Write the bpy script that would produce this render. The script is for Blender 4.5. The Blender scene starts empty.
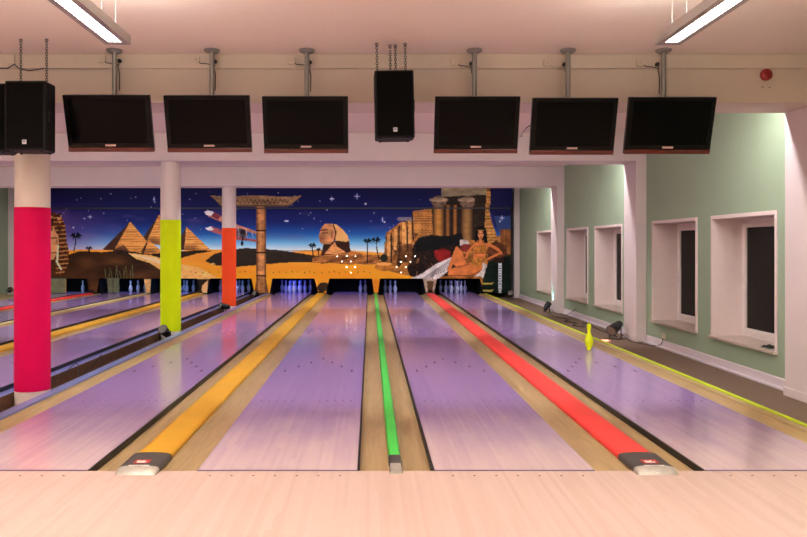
import bpy, math, random
import numpy as np
random.seed(7)
S = bpy.context.scene
COL = S.collection
PI = math.pi
F, H = 737.0, 1.48
VX, VY = 370.0, 246.0
def PX(x, D): return (x - VX) * D / F          # photo column at distance D -> world X
def PZ(y, D): return H - (y - VY) * D / F      # photo row at distance D -> world Z

# ---------------------------------------------------------------- camera
cd = bpy.data.cameras.new('camera'); cam = bpy.data.objects.new('camera', cd); COL.objects.link(cam)
cam.location = (0, 0, H); cam.rotation_euler = (PI/2, 0, 0)
cd.sensor_width = 36; cd.lens = F/807*36
cd.shift_x = (403.5-VX)/807; cd.shift_y = -(268.5-VY)/807
cd.clip_start = .05; cd.clip_end = 200
S.camera = cam
# ---------------------------------------------------------------- world, exposure
w = bpy.data.worlds.new('night'); S.world = w; w.use_nodes = True
w.node_tree.nodes['Background'].inputs[0].default_value = (.14, .11, .085, 1)
w.node_tree.nodes['Background'].inputs[1].default_value = 2.2
S.view_settings.view_transform = 'Standard'; S.view_settings.look = 'None'
S.view_settings.gamma = 1; S.view_settings.use_curve_mapping = False
S.view_settings.exposure = 1.25
# light levels (the lamps themselves are built with their fixtures)
ROOM_W, BAY_W, PIT_W = 15, 16, 4
WARM = (1.0, .985, .95); BAYC = (1.0, .97, 1.0)

# ---------------------------------------------------------------- materials
def lin(c):
    return tuple(((v/255)/12.92 if v/255 <= .04045 else ((v/255+.055)/1.055)**2.4) for v in c)
MATS = {}
def mat(name, rgb, rough=.6, metal=0, noise=0, nscale=8, bump=0, bscale=60, emit=0, coat=0, spec=.5, stretch=None):
    if name in MATS: return MATS[name]
    m = bpy.data.materials.new(name); m.use_nodes = True; nt = m.node_tree
    b = nt.nodes['Principled BSDF']; c = lin(rgb) + (1,)
    b.inputs['Base Color'].default_value = c; b.inputs['Roughness'].default_value = rough
    b.inputs['Metallic'].default_value = metal; b.inputs['Coat Weight'].default_value = coat
    b.inputs['Specular IOR Level'].default_value = spec
    tc = nt.nodes.new('ShaderNodeTexCoord'); mp = nt.nodes.new('ShaderNodeMapping')
    nt.links.new(tc.outputs['Object'], mp.inputs[0])
    if stretch: mp.inputs['Scale'].default_value = stretch
    n = nt.nodes.new('ShaderNodeTexNoise'); n.inputs['Scale'].default_value = nscale; n.inputs['Detail'].default_value = 5
    nt.links.new(mp.outputs[0], n.inputs['Vector'])
    k = max(noise, .02)
    r = nt.nodes.new('ShaderNodeMapRange'); r.inputs[1].default_value = .3; r.inputs[2].default_value = .7
    r.inputs[3].default_value = 1-k; r.inputs[4].default_value = 1+k
    nt.links.new(n.outputs[0], r.inputs[0])
    mx = nt.nodes.new('ShaderNodeMix'); mx.data_type = 'RGBA'; mx.blend_type = 'MULTIPLY'; mx.inputs[0].default_value = 1
    mx.inputs[6].default_value = c; nt.links.new(r.outputs[0], mx.inputs[7])
    nt.links.new(mx.outputs[2], b.inputs['Base Color'])
    if bump:
        n2 = nt.nodes.new('ShaderNodeTexNoise'); n2.inputs['Scale'].default_value = bscale
        nt.links.new(mp.outputs[0], n2.inputs['Vector'])
        bp = nt.nodes.new('ShaderNodeBump'); bp.inputs['Strength'].default_value = bump; bp.inputs['Distance'].default_value = .01
        nt.links.new(n2.outputs[0], bp.inputs['Height']); nt.links.new(bp.outputs[0], b.inputs['Normal'])
    if emit:
        b.inputs['Emission Color'].default_value = c; b.inputs['Emission Strength'].default_value = emit
    MATS[name] = m; return m

def board_mat(name, base, alt, rough, coat_rgb=None, y0=0, y1=1, bw=.026, coat=0):
    """narrow boards running along Y; optionally a coloured lacquer that fades out towards y0"""
    m = bpy.data.materials.new(name); m.use_nodes = True; nt = m.node_tree; L = nt.links
    b = nt.nodes['Principled BSDF']; b.inputs['Roughness'].default_value = rough; b.inputs['Coat Weight'].default_value = coat
    b.inputs['Coat Roughness'].default_value = .08
    geo = nt.nodes.new('ShaderNodeNewGeometry'); sp = nt.nodes.new('ShaderNodeSeparateXYZ'); L.new(geo.outputs['Position'], sp.inputs[0])
    def math_(op, a, bb=None):
        n = nt.nodes.new('ShaderNodeMath'); n.operation = op
        for i, v in enumerate((a, bb)):
            if v is None: continue
            if isinstance(v, (int, float)): n.inputs[i].default_value = v
            else: L.new(v, n.inputs[i])
        return n.outputs[0]
    xi = math_('FLOOR', math_('DIVIDE', sp.outputs[0], bw))
    yi = math_('FLOOR', math_('DIVIDE', math_('ADD', sp.outputs[1], math_('MULTIPLY', math_('SINE', math_('MULTIPLY', xi, 12.9898)), 5.0)), 1.3))
    cb = nt.nodes.new('ShaderNodeCombineXYZ'); L.new(xi, cb.inputs[0]); L.new(yi, cb.inputs[1])
    wn = nt.nodes.new('ShaderNodeTexWhiteNoise'); L.new(cb.outputs[0], wn.inputs['Vector'])
    mp = nt.nodes.new('ShaderNodeMapping'); mp.inputs['Scale'].default_value = (60, 1.6, 1); L.new(geo.outputs['Position'], mp.inputs[0])
    gn = nt.nodes.new('ShaderNodeTexNoise'); gn.inputs['Scale'].default_value = 2; gn.inputs['Detail'].default_value = 4; L.new(mp.outputs[0], gn.inputs['Vector'])
    f = math_('ADD', math_('MULTIPLY', wn.outputs[0], .5), math_('MULTIPLY', gn.outputs[0], .5))
    mx = nt.nodes.new('ShaderNodeMix'); mx.data_type = 'RGBA'
    mx.inputs[6].default_value = lin(base)+(1,); mx.inputs[7].default_value = lin(alt)+(1,); L.new(f, mx.inputs[0])
    out = mx.outputs[2]
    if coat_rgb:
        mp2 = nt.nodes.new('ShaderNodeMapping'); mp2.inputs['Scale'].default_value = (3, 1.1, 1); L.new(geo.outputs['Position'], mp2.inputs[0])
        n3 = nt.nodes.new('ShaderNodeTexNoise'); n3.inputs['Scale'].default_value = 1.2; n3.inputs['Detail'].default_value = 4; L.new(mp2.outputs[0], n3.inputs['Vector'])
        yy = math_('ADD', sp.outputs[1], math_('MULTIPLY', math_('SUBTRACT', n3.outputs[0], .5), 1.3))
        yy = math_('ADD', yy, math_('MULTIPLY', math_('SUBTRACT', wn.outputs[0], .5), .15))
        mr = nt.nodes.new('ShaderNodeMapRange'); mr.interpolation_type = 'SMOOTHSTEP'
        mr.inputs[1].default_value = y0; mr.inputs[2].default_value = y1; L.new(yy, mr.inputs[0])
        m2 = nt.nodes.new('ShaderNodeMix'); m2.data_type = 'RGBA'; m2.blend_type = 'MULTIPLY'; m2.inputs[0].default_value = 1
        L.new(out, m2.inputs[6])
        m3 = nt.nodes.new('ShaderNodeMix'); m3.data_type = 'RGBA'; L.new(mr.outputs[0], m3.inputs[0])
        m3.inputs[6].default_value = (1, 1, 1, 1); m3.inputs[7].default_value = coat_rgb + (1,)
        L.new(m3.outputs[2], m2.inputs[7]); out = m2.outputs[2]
    L.new(out, b.inputs['Base Color'])
    return m

M_white = mat('wall_paint', (222, 205, 198), .75, noise=.03, nscale=3)
M_ceil = mat('ceiling_paint', (236, 220, 206), .9, noise=.02, nscale=60)
M_beam = mat('beam_paint', (218, 204, 200), .8, noise=.02, nscale=3)
M_cream = mat('soffit_paint', (214, 199, 182), .8, noise=.03, nscale=2)
M_green = mat('green_wall_paint', (153, 172, 143), .8, noise=.03, nscale=2)
M_base = mat('baseboard_paint', (214, 202, 206), .5)
M_carpet = mat('brown_carpet', (118, 96, 78), 1, noise=.25, nscale=120, bump=.4, bscale=300)
M_gap = mat('dark_brown_boards', (92, 60, 36), .8, noise=.3, nscale=20)
M_gutter = mat('tan_gutter', (184, 158, 112), .3, noise=.12, nscale=5, stretch=(8, .6, 1))
M_gutter2 = mat('blue_lit_grey_gutter', (124, 132, 190), .3, noise=.08, nscale=5, stretch=(8, .6, 1))  # bluish light falling on this gutter is put into its base colour
M_rail = mat('blue_grey_metal', (130, 146, 204), .35, metal=.3)
M_black = mat('black_edge', (16, 14, 16), .5)
M_yel = mat('yellow_orange_cover', (226, 170, 40), .4, noise=.06, nscale=4)
M_red = mat('neon_red_cover', (255, 72, 66), .45, noise=.05, nscale=4)
M_grn = mat('neon_green_strip', (76, 214, 84), .45, noise=.05, nscale=4)
M_pale = mat('pale_yellow_strip', (222, 206, 150), .45)
M_lime = mat('lime_tape', (206, 232, 20), .5)
M_cap = mat('dark_grey_plastic', (74, 72, 70), .45, noise=.06, nscale=30)
M_nose = mat('brushed_light_metal', (190, 184, 172), .35, metal=.4, noise=.1, nscale=30)
M_mag = mat('magenta_paint', (216, 0, 82), .6, spec=.15)
M_lim2 = mat('lime_paint', (214, 240, 0), .6, spec=.15)
M_org = mat('orange_paint', (255, 84, 36), .6, spec=.15)
M_pil = mat('pillar_paint', (226, 212, 202), .7)
M_tv = mat('tv_black', (7, 6, 6), .3, spec=.15)
M_scr = mat('tv_screen', (4, 4, 4), .2, spec=.08)
M_tvred = mat('tv_lower_lip', (92, 34, 26), .25)
M_logo = mat('tv_badge', (214, 180, 172), .4)
M_pole = mat('grey_pole_metal', (140, 138, 132), .4, metal=.5)
M_spk = mat('speaker_black', (20, 19, 19), .6, spec=.25, noise=.1, nscale=80, bump=.2, bscale=300)
M_grille = mat('speaker_grille', (8, 8, 8), .8, spec=.1, bump=.3, bscale=400)
M_chain = mat('chain_metal', (90, 84, 76), .4, metal=.8)
M_wire = mat('black_cable', (18, 17, 16), .5)
M_cable_w = mat('pale_cable', (200, 186, 170), .6)
M_sock = mat('socket_plastic', (214, 200, 176), .5)
M_bell = mat('red_plastic', (150, 16, 22), .4)
M_alu = mat('luminaire_metal', (160, 152, 148), .4, metal=.3)
M_diff = mat('lamp_diffuser', (255, 250, 255), .5, emit=2.6, noise=.12, nscale=90)
M_frame = mat('window_frame_white', (232, 220, 214), .45)
M_reveal = mat('reveal_plaster', (226, 208, 200), .75, noise=.02)
M_sill = mat('marble_sill', (186, 170, 154), .3, noise=.12, nscale=14)
M_pin = mat('pin_white', (176, 184, 208), .3)
M_pinband = mat('pin_stripe', (150, 30, 40), .3)
M_limepin = mat('lime_pin_lacquer', (232, 248, 0), .3)
M_dark = mat('pit_black', (12, 12, 14), .8)
M_can = mat('lamp_can_black', (14, 14, 14), .4)
M_lens = mat('lamp_lens', (120, 116, 110), .15, noise=.5, nscale=120)
M_mark = mat('dark_marks', (52, 34, 62), .9, spec=.05)
M_foul = mat('foul_line_paint', (66, 52, 104), .5)
M_leaf = mat('dark_leaf', (26, 34, 22), .7)
M_redpatch = mat('red_emblem', (196, 62, 52), .5)
M_whitepatch = mat('white_emblem', (236, 226, 218), .5)
M_ind = mat('indicator_lamp', (255, 246, 226), .5, emit=9)
M_appr = board_mat('approach_boards', (216, 191, 180), (200, 170, 157), .42, coat=0)
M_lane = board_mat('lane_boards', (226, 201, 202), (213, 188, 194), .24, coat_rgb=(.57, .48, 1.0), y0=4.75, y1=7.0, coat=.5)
gm = bpy.data.materials.new('window_glass'); gm.use_nodes = True
nt = gm.node_tree; nt.nodes.clear()
o_ = nt.nodes.new('ShaderNodeOutputMaterial'); tr = nt.nodes.new('ShaderNodeBsdfTransparent'); gl = nt.nodes.new('ShaderNodeBsdfGlossy'); ms = nt.nodes.new('ShaderNodeMixShader'); fr = nt.nodes.new('ShaderNodeFresnel')
tr.inputs[0].default_value = (.7, .7, .68, 1); gl.inputs['Roughness'].default_value = .18; gl.inputs['Color'].default_value = (.5, .5, .5, 1); fr.inputs[0].default_value = 1.35
nt.links.new(fr.outputs[0], ms.inputs[0]); nt.links.new(tr.outputs[0], ms.inputs[1]); nt.links.new(gl.outputs[0], ms.inputs[2]); nt.links.new(ms.outputs[0], o_.inputs[0])
M_glass = gm

# ---------------------------------------------------------------- mesh helpers
class MB:
    def __init__(s): s.v = []; s.f = []
    def add(s, vs, fs):
        k = len(s.v); s.v += [tuple(p) for p in vs]; s.f += [tuple(i+k for i in f) for f in fs]; return s
    def box(s, x0, x1, y0, y1, z0, z1):
        return s.add([(x, y, z) for z in (z0, z1) for y in (y0, y1) for x in (x0, x1)],
                     [(0, 2, 3, 1), (4, 5, 7, 6), (0, 1, 5, 4), (2, 6, 7, 3), (0, 4, 6, 2), (1, 3, 7, 5)])
    def extr(s, prof, y0, y1):       # closed (x,z) profile swept along Y
        n = len(prof)
        vs = [(x, y0, z) for x, z in prof] + [(x, y1, z) for x, z in prof]
        fs = [(i, (i+1) % n, n+(i+1) % n, n+i) for i in range(n)] + [tuple(range(n))[::-1], tuple(range(n, 2*n))]
        return s.add(vs, fs)
    def lathe(s, prof, seg=20, c=(0, 0, 0), R=None):   # (r,z) profile about Z
        vs = []; fs = []
        for r, z in prof:
            for k in range(seg):
                a = 2*PI*k/seg; p = (r*math.cos(a), r*math.sin(a), z)
                if R: p = R(p)
                vs.append((p[0]+c[0], p[1]+c[1], p[2]+c[2]))
        for i in range(len(prof)-1):
            for k in range(seg):
                fs.append((i*seg+k, i*seg+(k+1) % seg, (i+1)*seg+(k+1) % seg, (i+1)*seg+k))
        fs.append(tuple(range(seg))[::-1]); fs.append(tuple(range((len(prof)-1)*seg, len(prof)*seg)))
        return s.add(vs, fs)
    def tube(s, pts, r, seg=8):
        vs = []; fs = []; n = len(pts)
        for i, p in enumerate(pts):
            a = pts[max(i-1, 0)]; b = pts[min(i+1, n-1)]
            d = np.array(b, float)-np.array(a, float); d /= (np.linalg.norm(d)+1e-9)
            up = np.array((0, 0, 1.)) if abs(d[2]) < .9 else np.array((1., 0, 0))
            u = np.cross(d, up); u /= np.linalg.norm(u); v = np.cross(d, u)
            for k in range(seg):
                t = 2*PI*k/seg; q = np.array(p)+r*(math.cos(t)*u+math.sin(t)*v); vs.append(tuple(q))
        for i in range(n-1):
            for k in range(seg): fs.append((i*seg+k, i*seg+(k+1) % seg, (i+1)*seg+(k+1) % seg, (i+1)*seg+k))
        fs.append(tuple(range(seg))); fs.append(tuple(range((n-1)*seg, n*seg))[::-1])
        return s.add(vs, fs)
    def torus(s, R, r, c, axis='z', n=14, m=6, sz=1.0):
        vs = []; fs = []
        for i in range(n):
            a = 2*PI*i/n
            for k in range(m):
                b = 2*PI*k/m; rr = R+r*math.cos(b)
                p = (rr*math.cos(a), rr*math.sin(a)*sz, r*math.sin(b))
                if axis == 'x': p = (p[2], p[0], p[1])
                if axis == 'y': p = (p[0], p[2], p[1])
                vs.append((p[0]+c[0], p[1]+c[1], p[2]+c[2]))
        for i in range(n):
            for k in range(m): fs.append((i*m+k, ((i+1) % n)*m+k, ((i+1) % n)*m+(k+1) % m, i*m+(k+1) % m))
        return s.add(vs, fs)
    def build(s, name, m, parent=None, smooth=False, bevel=0, loc=None):
        me = bpy.data.meshes.new(name); me.from_pydata(s.v, [], s.f); me.materials.append(m); me.validate(); me.update()
        import bmesh
        bm = bmesh.new(); bm.from_mesh(me); bmesh.ops.recalc_face_normals(bm, faces=bm.faces); bm.to_mesh(me); bm.free()
        if smooth:
            for p in me.polygons: p.use_smooth = True
        o = bpy.data.objects.new(name, me); COL.objects.link(o)
        if parent: o.parent = parent
        if loc: o.location = loc
        if bevel:
            b = o.modifiers.new('bevel', 'BEVEL'); b.width = bevel; b.segments = 2; b.limit_method = 'ANGLE'; b.angle_limit = .7
        if smooth and not bevel:
            e = o.modifiers.new('split', 'EDGE_SPLIT'); e.split_angle = .7
        return o
def tag(o, label, cat, group=None):
    o['label'] = label; o['category'] = cat
    if group: o['group'] = group
    return o
def struct(o): o['kind'] = 'structure'; return o
def empty(name, loc, rot=(0, 0, 0)):
    o = bpy.data.objects.new(name, None); o.empty_display_size = .1; COL.objects.link(o); o.location = loc; o.rotation_euler = rot; return o
def thing(name, label, cat, loc=(0, 0, 0), rot=(0, 0, 0), group=None): return tag(empty(name, loc, rot), label, cat, group)
def copy_tree(o, parent=None):
    c = o.copy(); COL.objects.link(c); c.parent = parent
    for ch in list(o.children): copy_tree(ch, c)
    return c
def area(name, loc, rot, sx, sy, power, color, parent=None):
    l = bpy.data.lights.new(name, 'AREA'); l.shape = 'RECTANGLE'; l.size = sx; l.size_y = sy; l.energy = power; l.color = color
    o = bpy.data.objects.new(name, l); COL.objects.link(o); o.location = loc; o.rotation_euler = rot
    if parent: o.parent = parent
    return o

# ---------------------------------------------------------------- main measures
FOUL = 4.85; LEND = 24.0; MASK = 23.0
XW, XP, XL = 4.71, 4.53, -11.4
CE, BB, FL = 3.41, 2.93, -.15
BACK = 25.0; REAR = -4.0
BEAMS = [(7.46, 8.05), (12.55, 13.15), (17.85, 18.45)]
PILY = BEAMS + [(23.2, 23.8)]
WINS = [(9.06*.939, 10.82*.939), (11.28*.939, 13.08*.939), (14.62*.939, 16.44*.939), (16.94*.939, 18.77*.939), (20.3*.939, 22.1*.939)]
WZ0, WZ1 = .22, 1.895

# ---------------------------------------------------------------- structure
floor0 = struct(MB().box(XL-.2, XW+.9, REAR, FOUL, FL-.2, 0).build('floor', M_appr))
struct(MB().box(XL-.2, XW+.9, FOUL, BACK, FL-.2, FL).build('floor', M_carpet))
struct(MB().box(XL-.2, XW+.9, REAR, BACK, CE, CE+.2).build('ceiling', M_ceil))
struct(MB().box(XL-.2, XW+.9, BACK, BACK+.2, FL, CE).build('wall_back', M_dark))
struct(MB().box(XL-.2, XW+.9, REAR-.2, REAR, FL, CE).build('wall_front', M_white))
struct(MB().box(XL-.2, XL, REAR, BACK, FL, CE).build('wall_left', M_green))
wr = MB(); ww = XW+.49
t = .05
ys = REAR
for a, b in WINS:
    wr.box(XW, ww, ys, a, FL, CE); wr.box(XW, ww, a, b, FL, WZ0); wr.box(XW, ww, a, b, WZ1, CE); ys = b
wr.box(XW, ww, ys, BACK, FL, CE)
struct(wr.build('wall_right', M_green))
# beams and pilasters
k = 1
for i, (a, b) in enumerate(BEAMS):
    struct(MB().box(XL, XW, a, b, BB, CE).build('trim_%d' % k, M_cream if i == 0 else M_beam, bevel=.008)); k += 1
for a, b in PILY:
    m = MB().box(XP, XW, a, b, FL, BB if b < 20 else CE)
    m.box(XP-.012, XP, a-.012, b+.012, FL, FL+.1)
    struct(m.build('trim_%d' % k, M_beam, bevel=.01)); k += 1
struct(MB().box(XL, XL+.18, 23.2, 23.8, FL, CE).build('trim_%d' % k, M_beam, bevel=.01)); k += 1
# baseboards between pilasters
seg = [(REAR, 7.46), (8.05, 12.55), (13.15, 17.85), (18.45, 23.2)]
m = MB()
for a, b in seg:
    m.extr([(XW-.018, FL), (XW, FL), (XW, FL+.12), (XW-.010, FL+.12), (XW-.018, FL+.105)], a, b)
    m.box(XW-.07, XW-.018, a, b, FL, FL+.022)
struct(m.build('baseboard_right', M_base))
struct(MB().box(XL, XL+.02, FOUL, 23.2, FL, FL+.12).build('baseboard_left', M_base))
# windows
for n, (a, b) in enumerate(WINS):
    w0 = struct(empty('window_%d' % (n+1), (XW, (a+b)/2, WZ0)))
    hw = (b-a)/2; hh = WZ1-WZ0; p = MB()
    dp = .45
    # reveal lining with a thin raised border on the wall
    for sgn in (-1, 1):
        y0, y1 = sorted((sgn*hw, sgn*(hw-t))); p.box(-.016, dp, y0, y1, 0, hh)
    p.box(-.016, dp, -hw+t, hw-t, hh-t, hh)
    p.build('window_reveal', M_reveal, w0, bevel=.004)
    MB().box(-.05, dp, -hw+.005, hw-.005, 0, t-.015).build('window_sill', M_sill, w0, bevel=.006)
    fz0, fz1, fy = t-.015, hh-t, hw-t
    f = MB(); fw = .065
    f.box(dp-.06, dp, -fy, -fy+fw, fz0, fz1).box(dp-.06, dp, fy-fw, fy, fz0, fz1)
    f.box(dp-.06, dp, -fy+fw, fy-fw, fz0, fz0+fw).box(dp-.06, dp, -fy+fw, fy-fw, fz1-fw, fz1)
    f.build('window_frame', M_frame, w0, bevel=.006)
    sa = MB(); g = .05; q = fy-fw
    sa.box(dp-.075, dp-.03, -q, -q+g, fz0+fw, fz1-fw).box(dp-.075, dp-.03, q-g, q, fz0+fw, fz1-fw)
    sa.box(dp-.075, dp-.03, -q+g, q-g, fz0+fw, fz0+fw+g).box(dp-.075, dp-.03, -q+g, q-g, fz1-fw-g, fz1-fw)
    sh = sa.build('window_sash', M_frame, w0, bevel=.005)
    MB().box(dp-.05, dp-.044, -q+g, q-g, fz0+fw+g, fz1-fw-g).build('window_pane', M_glass, w0)
    MB().box(dp-.095, dp-.075, q-g+.012, q-g+.03, hh*.45, hh*.45+.1).build('window_handle', M_frame, w0)
# trunking along the soffit
struct(MB().box(XL, XW, 7.41, 7.46, PZ(69, 7.44), CE).build('trim_%d' % k, M_cream, bevel=.004)); k += 1

# ---------------------------------------------------------------- lanes
LC = [-9.525, -7.755, -6.185, -4.395, -2.395, -.612, .954, 2.744]
LN = ['at the far left beside the left wall', 'between the far-left red cover and the pale yellow strip', 'left of the far yellow cover, right of the pale yellow strip',
      'left of the row of coloured pillars, beside the brown gap', 'between the coloured pillars and the near yellow ball return cover',
      'left of the green divider strip', 'right of the green divider strip', 'at the far right, with the lime pin standing on it']
SHORT = ['far-left lane by the left wall', 'lane right of the far red cover', 'lane left of the far yellow cover', 'lane left of the coloured pillars',
         'lane right of the coloured pillars', 'lane left of the green strip', 'lane right of the green strip', 'far-right lane with the lime pin']
LW = .527
def lane(side):
    root = thing('bowling_lane', '', 'bowling lane', (0, 0, 0), group='purple bowling lanes')
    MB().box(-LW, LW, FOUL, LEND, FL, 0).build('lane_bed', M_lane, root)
    x0, x1 = (LW, LW+.015) if side > 0 else (-LW-.015, -LW)
    MB().box(x0, x1, FOUL, LEND, FL+.03, -.001).build('edge_strip', M_black, root)
    MB().box(-LW, LW, FOUL, FOUL+.02, -.001, .0015).build('foul_line', M_foul, root)
    dots = [(sg*(q+.06), FOUL+2.2, .009) for sg in (-1, 1) for q in (.07, .145, .22, .295, .37)]+[(x, FOUL+2.33, .007) for x in (-.4, -.27, -.13, .13, .27, .4)]
    for x, y, r_ in dots: MB().lathe([(r_, 0), (r_, .0012)], 10, (x, y, 0)).build('guide_dot', M_mark, root)
    for j in range(-3, 4):
        x = j*.132; y = FOUL+4.75-abs(j)*.31
        MB().add([(x-.017, y, .0015), (x, y+.02, .0015), (x+.017, y, .0015), (x, y+.17, .0015)], [(0, 1, 3), (1, 2, 3)]).build('aiming_arrow', M_mark, root)
    return root
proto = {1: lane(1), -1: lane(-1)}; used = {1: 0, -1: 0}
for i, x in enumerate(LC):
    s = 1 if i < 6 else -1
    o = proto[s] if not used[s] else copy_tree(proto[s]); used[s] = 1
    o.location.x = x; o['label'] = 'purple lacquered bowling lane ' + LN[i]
# gutters
def gutter(x0, x1, m, label, e0=-.006, e1=-.006):
    n = 10; pr = [(x0, FL), (x1, FL), (x1, e1), (x1-.012, e1)]
    for j in range(n+1):
        tt = j/n; x = x1-.012-(x1-x0-.024)*tt
        pr.append((x, (e1*(1-tt)+e0*tt)-.004-.030*math.sin(PI*tt)**.8))
    pr += [(x0+.012, e0), (x0, e0)]
    tag(MB().extr(pr, FOUL, MASK+.2).build('gutter', m, smooth=True), label, 'gutter', 'gutters beside the lanes')
    MBx = None
CV = .1265; ST = .0445
LIM = [(LC[0]-LW-.232, -8.64-CV), (-8.64+CV, -6.97-ST), (-6.97+ST, -5.285-CV), (-5.285+CV, LC[3]+LW+.2305), (LC[4]-LW-.2325, -1.515-CV), (-1.515+CV, .171-ST), (.171+ST, 1.862-CV), (1.862+CV, LC[7]+LW+.2185)]
for i, x in enumerate(LC):
    bl = -LW-.0155 if i >= 6 else -LW-.0005; br = LW+.0155 if i < 6 else LW+.0005
    gl_ = LIM[i][0]; gr_ = LIM[i][1]
    mr_ = M_gutter2 if i == 3 else M_gutter
    gutter(gl_, x+bl, M_gutter, 'tan channel gutter on the left side of the ' + SHORT[i], -.008, -.048)
    gutter(x+br, gr_, mr_, ('blue-lit grey' if i == 3 else 'tan') + ' channel gutter on the right side of the ' + SHORT[i], -.048, -.008)
# ball return covers
def cover(xc, m, word, where):
    t_ = thing('ball_return_cover', word + ' raised ball return cover with grey end cap ' + where, 'ball return cover', (xc, 0, 0), group='long covers between lane pairs')
    def arc(w_, h_, e_): return [(w_*math.cos(a), h_*(max(math.sin(a), 0)**e_)) for a in np.linspace(.06, PI-.06, 19)]
    def prof(w_, h_): return [(-w_, FL), (w_, FL), (w_, 0)] + arc(w_, h_, .45) + [(-w_, 0)]
    MB().extr(prof(.125, .036), FOUL+.001, 22.7).build('cover_board', m, t_, smooth=True)
    def loft(secs):
        rings = [[(x, y, z+.0006) for x, z in [(-w_, 0), (w_, 0)]+arc(w_, h_, .32)] for y, w_, h_ in secs]
        n = len(rings[0]); fs = []
        for i in range(len(rings)-1):
            for j in range(n): fs.append((i*n+j, i*n+(j+1) % n, (i+1)*n+(j+1) % n, (i+1)*n+j))
        fs += [tuple(range(n)), tuple(range((len(rings)-1)*n, len(rings)*n))]
        return MB().add(sum(rings, []), fs)
    cap = loft([(5.13, .137, .046), (4.83, .136, .043)]).build('end_cap', M_cap, t_, smooth=True)
    nose = loft([(4.83, .1355, .0425), (4.80, .135, .036), (4.755, .131, .002)]).build('cap_nose', M_nose, cap, smooth=True)
    MB().box(-.052, .052, 4.87, 4.95, .044, .0462).build('red_emblem', M_redpatch, cap)
    MB().add([(-.034, 4.88, .0468), (.026, 4.876, .0468), (.036, 4.905, .0468), (.012, 4.9, .0468), (.02, 4.935, .0468), (-.006, 4.92, .0468), (-.036, 4.93, .0468)], [(0, 1, 2, 3, 4, 5, 6)]).build('emblem_mark', M_whitepatch, cap)
    MB().add([(-.07, 4.832, .0445), (.07, 4.832, .0445), (.002, 4.763, .0105), (-.002, 4.763, .0105)], [(0, 1, 2, 3)]).build('nose_chevron', M_whitepatch, cap)
    MB().add([(-.13, 22.7, 0), (.13, 22.7, 0), (.1, 22.98, 0), (-.1, 22.98, 0), (-.03, 22.86, .13), (.03, 22.86, .13)],
             [(0, 1, 2, 3), (0, 4, 5, 1), (1, 5, 2), (2, 5, 4, 3), (3, 4, 0)]).build('end_wedge', M_can, t_)
    return t_
cover(-8.64, M_red, 'red', 'at the far left of the hall')
cover(-5.285, M_yel, 'yellow-orange', 'behind the magenta pillar')
cover(-1.515, M_yel, 'yellow-orange', 'in the left foreground')
cover(1.862, M_red, 'red', 'in the right foreground')
def strip(xc, m, word):
    t_ = thing('divider_strip', word, 'divider strip', (xc, 0, 0))
    MB().extr([(-.042, FL), (.042, FL), (.04, .012), (.03, .022), (-.03, .022), (-.04, .012)], 5.12, 22.9).build('strip_board', m, t_)
    MB().box(-.042, .042, FOUL+.001, 5.119, FL, -.0005).build('base_board', M_gutter, t_)
    c = MB().extr([(-.044, .0), (.044, .0), (.043, .016), (.034, .028), (-.034, .028), (-.043, .016)], 4.93, 5.13).build('end_cap', M_cap, t_)
    MB().add([(-.044, 4.93, 0), (.044, 4.93, 0), (.034, 4.93, .028), (-.034, 4.93, .028), (-.044, 4.78, .001), (.044, 4.78, .001), (.034, 4.79, .01), (-.034, 4.79, .01)],
             [(0, 1, 2, 3), (4, 5, 6, 7), (0, 1, 5, 4), (1, 2, 6, 5), (2, 3, 7, 6), (3, 0, 4, 7)]).build('cap_nose', M_nose, c)
    # side boards of the divider
strip(.171, M_grn, 'bright green divider strip with grey end cap in the centre of the picture')
strip(-6.97, M_pale, 'pale yellow divider strip between two lanes far left')
fb = [(.171, 'narrow tan board under the green divider strip'), (-6.97, 'narrow tan board under the pale yellow strip')]
# far right gutter shoulder and lime tape
xr = LC[7]+LW+.2185
tag(MB().box(xr+.001, 3.62, FOUL, MASK, FL, -.002).build('edge_board', M_gutter, bevel=.003), 'narrow tan edge board along the far-right gutter, beside the carpet', 'edge board')
tag(MB().box(3.572, 3.618, FOUL+.02, MASK-.05, -.001, .008).build('glow_tape', M_lime), 'lime yellow tape line running beside the carpet on the right', 'tape')
# gap between lane pairs
gx0 = LC[3]+LW+.0155+.215+.002; gx1 = LC[4]-LW-.0005-.232-.002
tag(MB().extr([(gx1-.12, FL), (gx1, FL), (gx1, .006), (gx1-.006, .012), (gx1-.1, .012), (gx1-.12, .0)], FOUL, MASK).build('edge_rail', M_rail),
    'blue-grey metal edge rail in front of the coloured pillars', 'rail')
tag(MB().box(gx0, gx0+.012, FOUL, MASK, FL+.0125, -.008).build('gap_side_board', M_gap), 'brown side board along the blue-lit grey gutter left of the coloured pillars', 'side board')
tag(MB().box(gx0, gx1-.122, FOUL, MASK, FL, FL+.012).build('gap_board', M_gap), 'dark brown floor boards in the gap under the coloured pillars', 'floor board')
# far left filler by the wall
tag(MB().box(XL+.02, LC[0]-LW-.234, FOUL, MASK, FL, -.01).build('edge_board', M_gutter), 'pale edge board between left wall and the far-left lane', 'edge board')
# approach dots
for x in LC[3:]:
    for q in (-.42, -.28, -.14, 0, .14, .28, .42): MB().lathe([(.007, 0), (.007, .001)], 8, (x+q, FOUL-.1, 0)).build('approach_dot', M_mark, floor0)

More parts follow.
